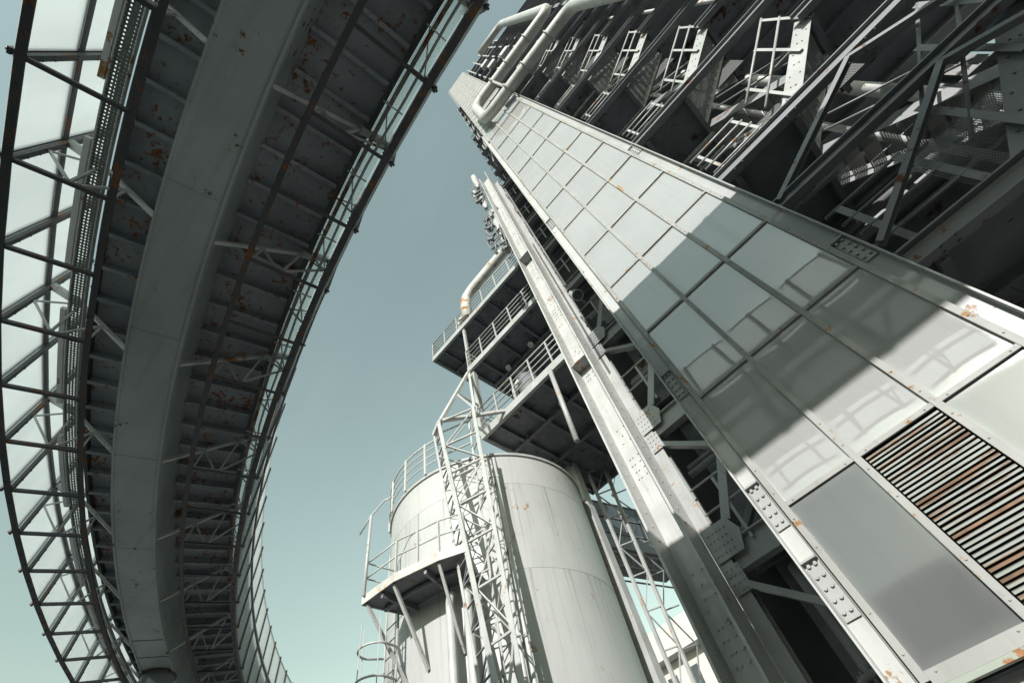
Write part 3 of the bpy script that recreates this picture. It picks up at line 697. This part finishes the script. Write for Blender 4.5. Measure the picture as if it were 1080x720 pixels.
for h_ in (.42,.78):
    for a, b in zip(ang, ang[1:]): m.tube([sp(a,4.10,PZ+.14+h_), sp(b,4.10,PZ+.14+h_)], .018, 8)
    m.tube([sp(0,4.10,PZ+.14+h_), sp(0,SR+.1,PZ+.14+h_)], .018, 8); m.tube([sp(37,4.10,PZ+.14+h_), sp(37,SR+.1,PZ+.14+h_)], .018, 8)
m.build('railing', WHITE, pf)
for a in (1, 13, 28.5):
    m = MB(); m.bar(sp(a,4.06,PZ-.02), sp(a,SR+.03,PZ-1.35), .06, .06); m.build('bracket', WHITE, pf)
# caged ladder on the left
ld = thing('caged_ladder', tuple(sp(-18,3.7,GZ)), 'white hooped ladder on the left side of the silo', 'ladder')
la = -3
rad = brad(la); tg = V((-rad.y, rad.x, 0))
def lp_(r, t, z): return sp(la, r, z)+tg*t
m = MB()
for t in (-.24,.24): m.bar(lp_(3.28,t,GZ), lp_(3.28,t,7.0 if t < 0 else 6.3), .05, .03, up=rad)
m.build('rail', WHITE, ld)
m = MB(); z = GZ+.2
while z < 5.3: m.tube([lp_(3.28,-.22,z), lp_(3.28,.22,z)], .014, 6); z += .3
m.build('rung', GREY, ld)
m = MB(); z = .6
while z < 5.1:
    m.tube([lp_(3.28,-.26,z)]+[lp_(3.62-.0+.36*math.sin(R(a)), -.36*math.cos(R(a)), z) for a in range(0,181,15)]+[lp_(3.28,.26,z)], .022, 6); z += .58
for a in (20,90,160): m.bar(lp_(3.62+.36*math.sin(R(a)),-.36*math.cos(R(a)),.4), lp_(3.62+.36*math.sin(R(a)),-.36*math.cos(R(a)),5.2), .03, .008, up=rad)
m.build('hoop', WHITE, ld)
# gooseneck mast at the platform's left corner
m = MB(); b0 = sp(1.5, 4.18, PZ+.1); m.tube([b0, b0+V((-.02,0,2.0))], .035, 8); m.tube([b0+V((-.5,.0,1.78)), b0+V((-.02,0,2.0)), b0+V((.35,.12,2.25)), b0+V((.55,.2,2.25))], .022, 8)
tag(m.build('davit_mast', WHITE), 'thin white davit mast at the left corner of the silo platform', 'mast')
# pipes down the silo front
for i, (a, r_, zt, rr) in enumerate(((26.5,3.34,5.15,.085),(33.0,3.32,5.15,.095),(37,3.25,5.0,.06))):
    m = MB(); m.tube([sp(a,r_,GZ), sp(a,r_,zt-.25), sp(a,r_-.05,zt-.08), sp(a,r_-.14,zt)], rr, 14)
    tag(m.build('downpipe', WHITE), ['left white downpipe below the silo platform','thickest white downpipe below the silo platform','slim white downpipe beside the lattice mast below the platform'][i], 'pipe', 'downpipes on the silo')
for i, (a, r_) in enumerate(((48.5,3.28),(51.2,3.28))):
    m = MB(); m.tube([sp(a,r_,GZ), sp(a,r_,SZ-.4)], .045, 10)
    z = 0.2
    while z < 9: m.bar(sp(a,3.0,z), sp(a,r_+.05,z), .10, .04); z += 1.9
    tag(m.build('riser_pipe', WHITE), ['left thin riser pipe on brackets up the silo','right thin riser pipe on brackets up the silo'][i], 'pipe', 'thin risers on the silo')

# ------------------------------------------------------------------ lattice masts
def hz(az, d, tanel): return V((d*math.sin(R(az)), d*math.cos(R(az)), d*tanel))
def ext(p, q, z):
    k = (z-p.z)/(q.z-p.z); return p.lerp(q, k)
B0, B1 = hz(-50.86,8.9,1.088), hz(-46.42,8.35,.373)
C0, C1 = hz(-44.25,8.95,1.135), hz(-43.52,8.4,.346)
A0, A1 = hz(-51.9,9.2,1.03), hz(-48.2,8.65,.365)
ms = thing('lattice_mast', (B1.x,B1.y,GZ), 'white raking lattice mast in front of the silo', 'mast')
CH = [(A0,A1,.07),(B0,B1,.13),(C0,C1,.13)]
D0, D1 = C0+(A0-B0), C1+(A1-B1); CH.append((D0,D1,.07))
for p, q, s_ in CH:
    m = MB(); m.angle(p, ext(p,q,GZ), s_, .014, up=(0,-1,0)); m.build('chord', WHITE, ms)
def lace(p, q, r, s, n, w, name, mat_, zig=True):
    m = MB()
    for k in range(n):
        a, b = p.lerp(q,k/n), r.lerp(s,k/n); a2, b2 = p.lerp(q,(k+1)/n), r.lerp(s,(k+1)/n)
        m.bar(a, b, w, w*.6)
        if zig: (m.bar(a, b2, w, w*.4) if k % 2 else m.bar(b, a2, w, w*.4))
    m.build(name, mat_, ms)
eA, eB, eC, eD = (ext(p,q,GZ) for p, q, _ in CH)
lace(B0,eB,C0,eC,11,.06,'lacing',WHITE); lace(A0,eA,B0,eB,26,.035,'lacing',GREY); lace(D0,eD,C0,eC,18,.035,'lacing',WHITE); lace(A0,eA,D0,eD,12,.045,'lacing',WHITE)
m = MB(); top = V((-7.25,7.45,13.9))
m.bar(B0, top, .16, .10); m.bar(B0+V((0,0,.05)), V((-6.0,7.55,10.5)), .10, .10); m.bar(A0, B0, .14, .14); m.bar(C0, top, .08, .08)
m.bar(B0.lerp(top,.5), C0, .06, .05); m.bar(B0.lerp(top,.5), V((-7.2,7.7,12.0)), .06, .05)
m.build('head_brace', WHITE, ms)

m2 = thing('lattice_mast', (-6.2,12.2,GZ), 'thin lattice mast behind the silo, dark above and white below', 'mast')
E0, E1 = hz(-28.5,13.6,.76), hz(-28.0,13.6,-.1); F0, F1 = hz(-26.0,13.9,.76), hz(-26.9,13.9,-.1)
ms = m2
for p, q in ((E0,E1),(F0,F1)):
    m = MB(); m.bar(p, q, .09, .09); m.build('chord', WHITE2, m2)
lace(E0,E1,F0,F1,12,.05,'lacing',WHITE2)
p_ = V((.25,.5,0)); lace(E0+p_,E1+p_,F0+p_,F1+p_,12,.045,'lacing',GREY)
m = MB(); q0, q1 = hz(-30.6,13.0,.80), hz(-29.6,13.0,-.1); m.channel(q0, q1, .34, .30, .03, up=(0,1,0)); tag(m.build('rear_column', WHITE2), 'pale channel column behind the right edge of the silo', 'column')
m = MB(); m.bar(hz(-25.4,13.9,.84), hz(-26.2,13.9,.62), .07, .07); m.build('strut', GREY, m2)

SC = 1.0
# ------------------------------------------------------------------ white pipe loop across the cladding
pl = thing('pipe_loop', (0,4.1,24), 'fat white pipe looping across the top of the pale cladding', 'pipe')
def arc(c, u, v, r, a0=0, a1=90, n=6): return [V(c)+V(u)*r*math.cos(R(a0+(a1-a0)*k/n))+V(v)*r*math.sin(R(a0+(a1-a0)*k/n)) for k in range(n+1)]
Yp = 4.12; r_ = .7
P_ = [(6.0,Yp,8)] + arc((5.3,Yp,23.7),(1,0,0),(0,0,1),.7) + arc((.6,Yp,25.1),(0,0,-1),(-1,0,0),.7) + arc((.6,Yp,28.9),(-1,0,0),(0,0,1),.7) + arc((5.6,Yp,30.3),(0,0,-1),(1,0,0),.7) + arc((5.6,Yp,46.0),(1,0,0),(0,0,1),.7)+[(3.4,Yp,46.9)]
m = MB(); m.tube(P_, .28, 24); m.build('pipe', WHITE, pl)
for x in (2.8, 4.4):
    for z in (24.4, 29.6):
        m = MB(); m.tube([(x,Yp,z),(x+.06,Yp,z)], .35, 20); m.build('flange', WHITE2, pl)
m = MB()
for z in (24.4, 29.6): 
    for x in (1.6,):
        m.tube([(x-.05,Yp,z),(x+.05,Yp,z)], .36, 24)
m.bar((1.62,Yp-.1,24.1),(1.62,Yp-.1,30.0), .12,.12, up=(0,1,0)); m.build('pipe_clamp', CLADFRAME, pl)
m = MB(); m.tube([(0.9,D-.3,23.2),(.9+.65,D-.3,23.2)], .12, 10); m.build('bracket', MIDG, pl)

SC = 1.12
# ------------------------------------------------------------------ fittings on the column and tower
def floodlight(loc, aim, label, s=1.):
    t = thing('floodlight', loc, label, 'floodlight', 'floodlights and cameras on the steelwork'); p = V(loc); d = V(aim).normalized()
    m = MB(); m.bar(p, p+V((.0,.5,0)), .06*s, .06*s); m.build('arm', MIDG, t)
    m = MB(); m.tube([p-d*.28*s, p+d*.16*s, p+d*.17*s, p+d*.3*s], [.10*s,.12*s,.15*s,.16*s], 16); m.build('housing', WHITE, t)
    m = MB(); m.tube([p+d*.301*s, p+d*.31*s], .13*s, 16); m.build('lens', GLASSD, t)
floodlight((-1.95,7.0,11.5), (.3,-.3,-1), 'white camera-like floodlight on the right flange of the big column', 1.1)
cl_z = [(31.5,'box'),(27.0,'cyl')]
for i, (x,y,z,h_,r_) in enumerate(((-3.65,7.3,25.5,2.2,.17),(-3.55,7.2,29.5,3.2,.20),(-3.95,7.2,28.0,1.8,.15))):
    m = MB(); m.tube([(x,y,z),(x,y,z+h_*.2),(x,y,z+h_*.25),(x,y,z+h_)], [r_*.7,r_*.7,r_,r_], 16)
    tag(m.build('antenna_housing', WHITE), ['lowest white antenna cylinder on the left of the column head','largest white antenna cylinder at the column head','outermost white antenna cylinder hanging off the column head'][i], 'antenna', 'antenna housings at the column head')
an = thing('cable_cluster', (-3.5,7.2,26), 'dark tangle of cables and clamps round the column head', 'cables')
for k in range(26):
    m_ = None
m = MB()
for k in range(34):
    z = random.uniform(18,31); x = -3.55+random.uniform(-.45,.15); y = 7.25+random.uniform(-.3,.2)
    m.tube([(x,y,z),(x+random.uniform(-.4,.4),y+random.uniform(-.3,.3),z+random.uniform(.3,1.6)),(x+random.uniform(-.3,.3),y,z+random.uniform(1.2,2.6))], .035, 6)
    if k % 3 == 0: m.bar((x,y,z),(x+random.uniform(-.5,.1),y-.1,z+.1), .14, .2)
m.build('cable', MIDG, an)
m = MB(); m.tube([(-3.55,7.5,19.2),(-3.55,7.5,25.0)], .2, 14); tag(m.build('riser_pipe', WHITE), 'white vertical pipe hugging the column left side near its head', 'pipe')
m = MB(); m.bar((-3.3,7.2,21.3),(-4.3,7.2,21.3), .1,.1); m.bar((-4.3,7.2,21.3),(-4.2,7.2,20.2), .1,.1); m.bar((-4.2,7.2,20.2),(-3.3,7.2,19.4), .1,.1)
tag(m.build('wall_bracket', MIDG), 'dark angled bracket arm sticking out left of the column', 'bracket')

# upper machinery to the left of the cladding top
SC = 1.0
um = thing('upper_left_frame', (-1.6,7.2,30), 'dark floors and rails high up behind the left edge of the cladding', 'steel frame')
for k in range(7):
    z = 26+k*3.2
    m = MB(); m.box(-1.30,-.95,5.3,9.0,z,z+.1); m.build('floor_plate', DARK, um)
    m = MB(); railing(m, (-1.30,5.3,z+.1),(-.95,5.3,z+.1), 1.1, 3, 2, .03); m.build('railing', WHITE2, um)
    m = MB(); m.bar((-1.28,5.4,z-3.0),(-1.0,5.4,z), .1,.1); m.build('brace', GREY, um)
# louvred machine house at the top right of the tower
mh = thing('ribbed_machine_house', (4,6,34), 'ribbed dark machine floors at the very top of the tower', 'machine house')
for k in range(9):
    z = 33+k*2.5
    m = MB(); m.box(1.8,6.2-.1*k,4.9,9.0,z,z+.25); m.build('floor_slab', MIDG, mh)
    m = MB()
    for x in (2.0,2.9,3.8,4.7,5.4): m.box(x,x+.12,4.85,4.95,z+.25,z+2.5)
    m.build('rib', WHITE2, mh)
for i,(x,z) in enumerate(((2.6,38.2),(3.6,36.5),(2.5,42))):
    m = MB(); m.box(x,x+.7,4.4,4.84,z,z+1.3); tag(m.build('equipment_box', WHITE), ['lower left white equipment box on the machine house','right white equipment box on the machine house','upper white equipment box on the machine house'][i], 'box', 'white boxes on the machine house')

# ------------------------------------------------------------------ distance
fg = thing('distant_gallery', (-11.8,22,GZ), 'shaded gallery bridge seen between silo and big column', 'bridge')
GA, GB = V((-12.4,18.5,13.3)), V((-10.4,27,13.3))
def gq(t, s, z): 
    d = (GB-GA).normalized(); n_ = V((d.y,-d.x,0)); return GA.lerp(GB,t)+n_*s+V((0,0,z))
m = MB(); m.hexa([gq(0,0,0),gq(1,0,0),gq(1,-2.4,0),gq(0,-2.4,0)],[gq(0,0,.9),gq(1,0,.9),gq(1,-2.4,.9),gq(0,-2.4,.9)]); m.build('deck', MIDG, fg)
m = MB()
for k in range(6):
    a, b = k/6+.006, (k+1)/6-.006
    for z0_, z1_ in ((.95,1.95),(2.0,2.95)): m.hexa([gq(a,0,z0_),gq(b,0,z0_),gq(b,-.05,z0_),gq(a,-.05,z0_)],[gq(a,0,z1_),gq(b,0,z1_),gq(b,-.05,z1_),gq(a,-.05,z1_)])
m.build('window_pane', GLASSD, fg)
m = MB()
for k in range(7): m.bar(gq(k/6,.03,.9),gq(k/6,.03,3.0),.08,.08)
for z in (.92,1.97,3.0): m.bar(gq(0,.02,z),gq(1,.02,z),.08,.06)
m.build('window_frame', MIDG, fg)
m = MB()
for s_ in (0,-1.2): m.bar(gq(0,s_,-1.1),gq(1,s_,-1.1),.07,.07); m.bar(gq(0,s_,-.3),gq(1,s_,-.3),.07,.07)
for k in range(12): m.bar(gq(k/12,0,-1.1),gq((k+.5)/12,0,-.3),.05,.05); m.bar(gq((k+.5)/12,0,-.3),gq((k+1)/12,0,-1.1),.05,.05)
m.build('under_truss', MIDG, fg)
bd = thing('white_building', (-29,58,GZ), 'bright white building low in the gap beside the big column', 'building')
m = MB(); m.box(-40,-16,58,75,GZ,20.3); m.build('wall', BUILD, bd)
m = MB(); m.box(-41,-15,56.2,76,20.302,23.4); m.build('parapet', BUILD, bd)
m = MB()
for k in range(8): m.box(-38+k*3,-36.6+k*3,57.96,58.05,14,19); 
m.build('window', GLASSD, bd)

# ------------------------------------------------------------------ unseen hall added to block low sky light, mirrored in the cladding
hall = thing('unseen_hall', (4, -38, GZ), 'unseen dark brick hall added behind the viewer to block horizon light, mirrored low in the glossy cladding', 'building')
BRICK = mat('dark_brick', (.085,.06,.05), .9, var=.2, dirt=.3)
m = MB(); m.box(-55, 60, -46, -34, GZ, 11.2); m.build('wall', BRICK, hall)
m = MB(); m.hexa([(-55.4,-46.4,11.21),(60.4,-46.4,11.21),(60.4,-33.6,11.21),(-55.4,-33.6,11.21)], [(-54,-41.5,13.2),(59,-41.5,13.2),(59,-38.5,13.2),(-54,-38.5,13.2)]); m.build('roof', MIDG, hall)
for k in range(14):
    m = MB(); x = -50+k*8; m.box(x, x+3, -34.0+.002, -33.93, 1.5, 6.2); m.build('window', GLASSD, hall)
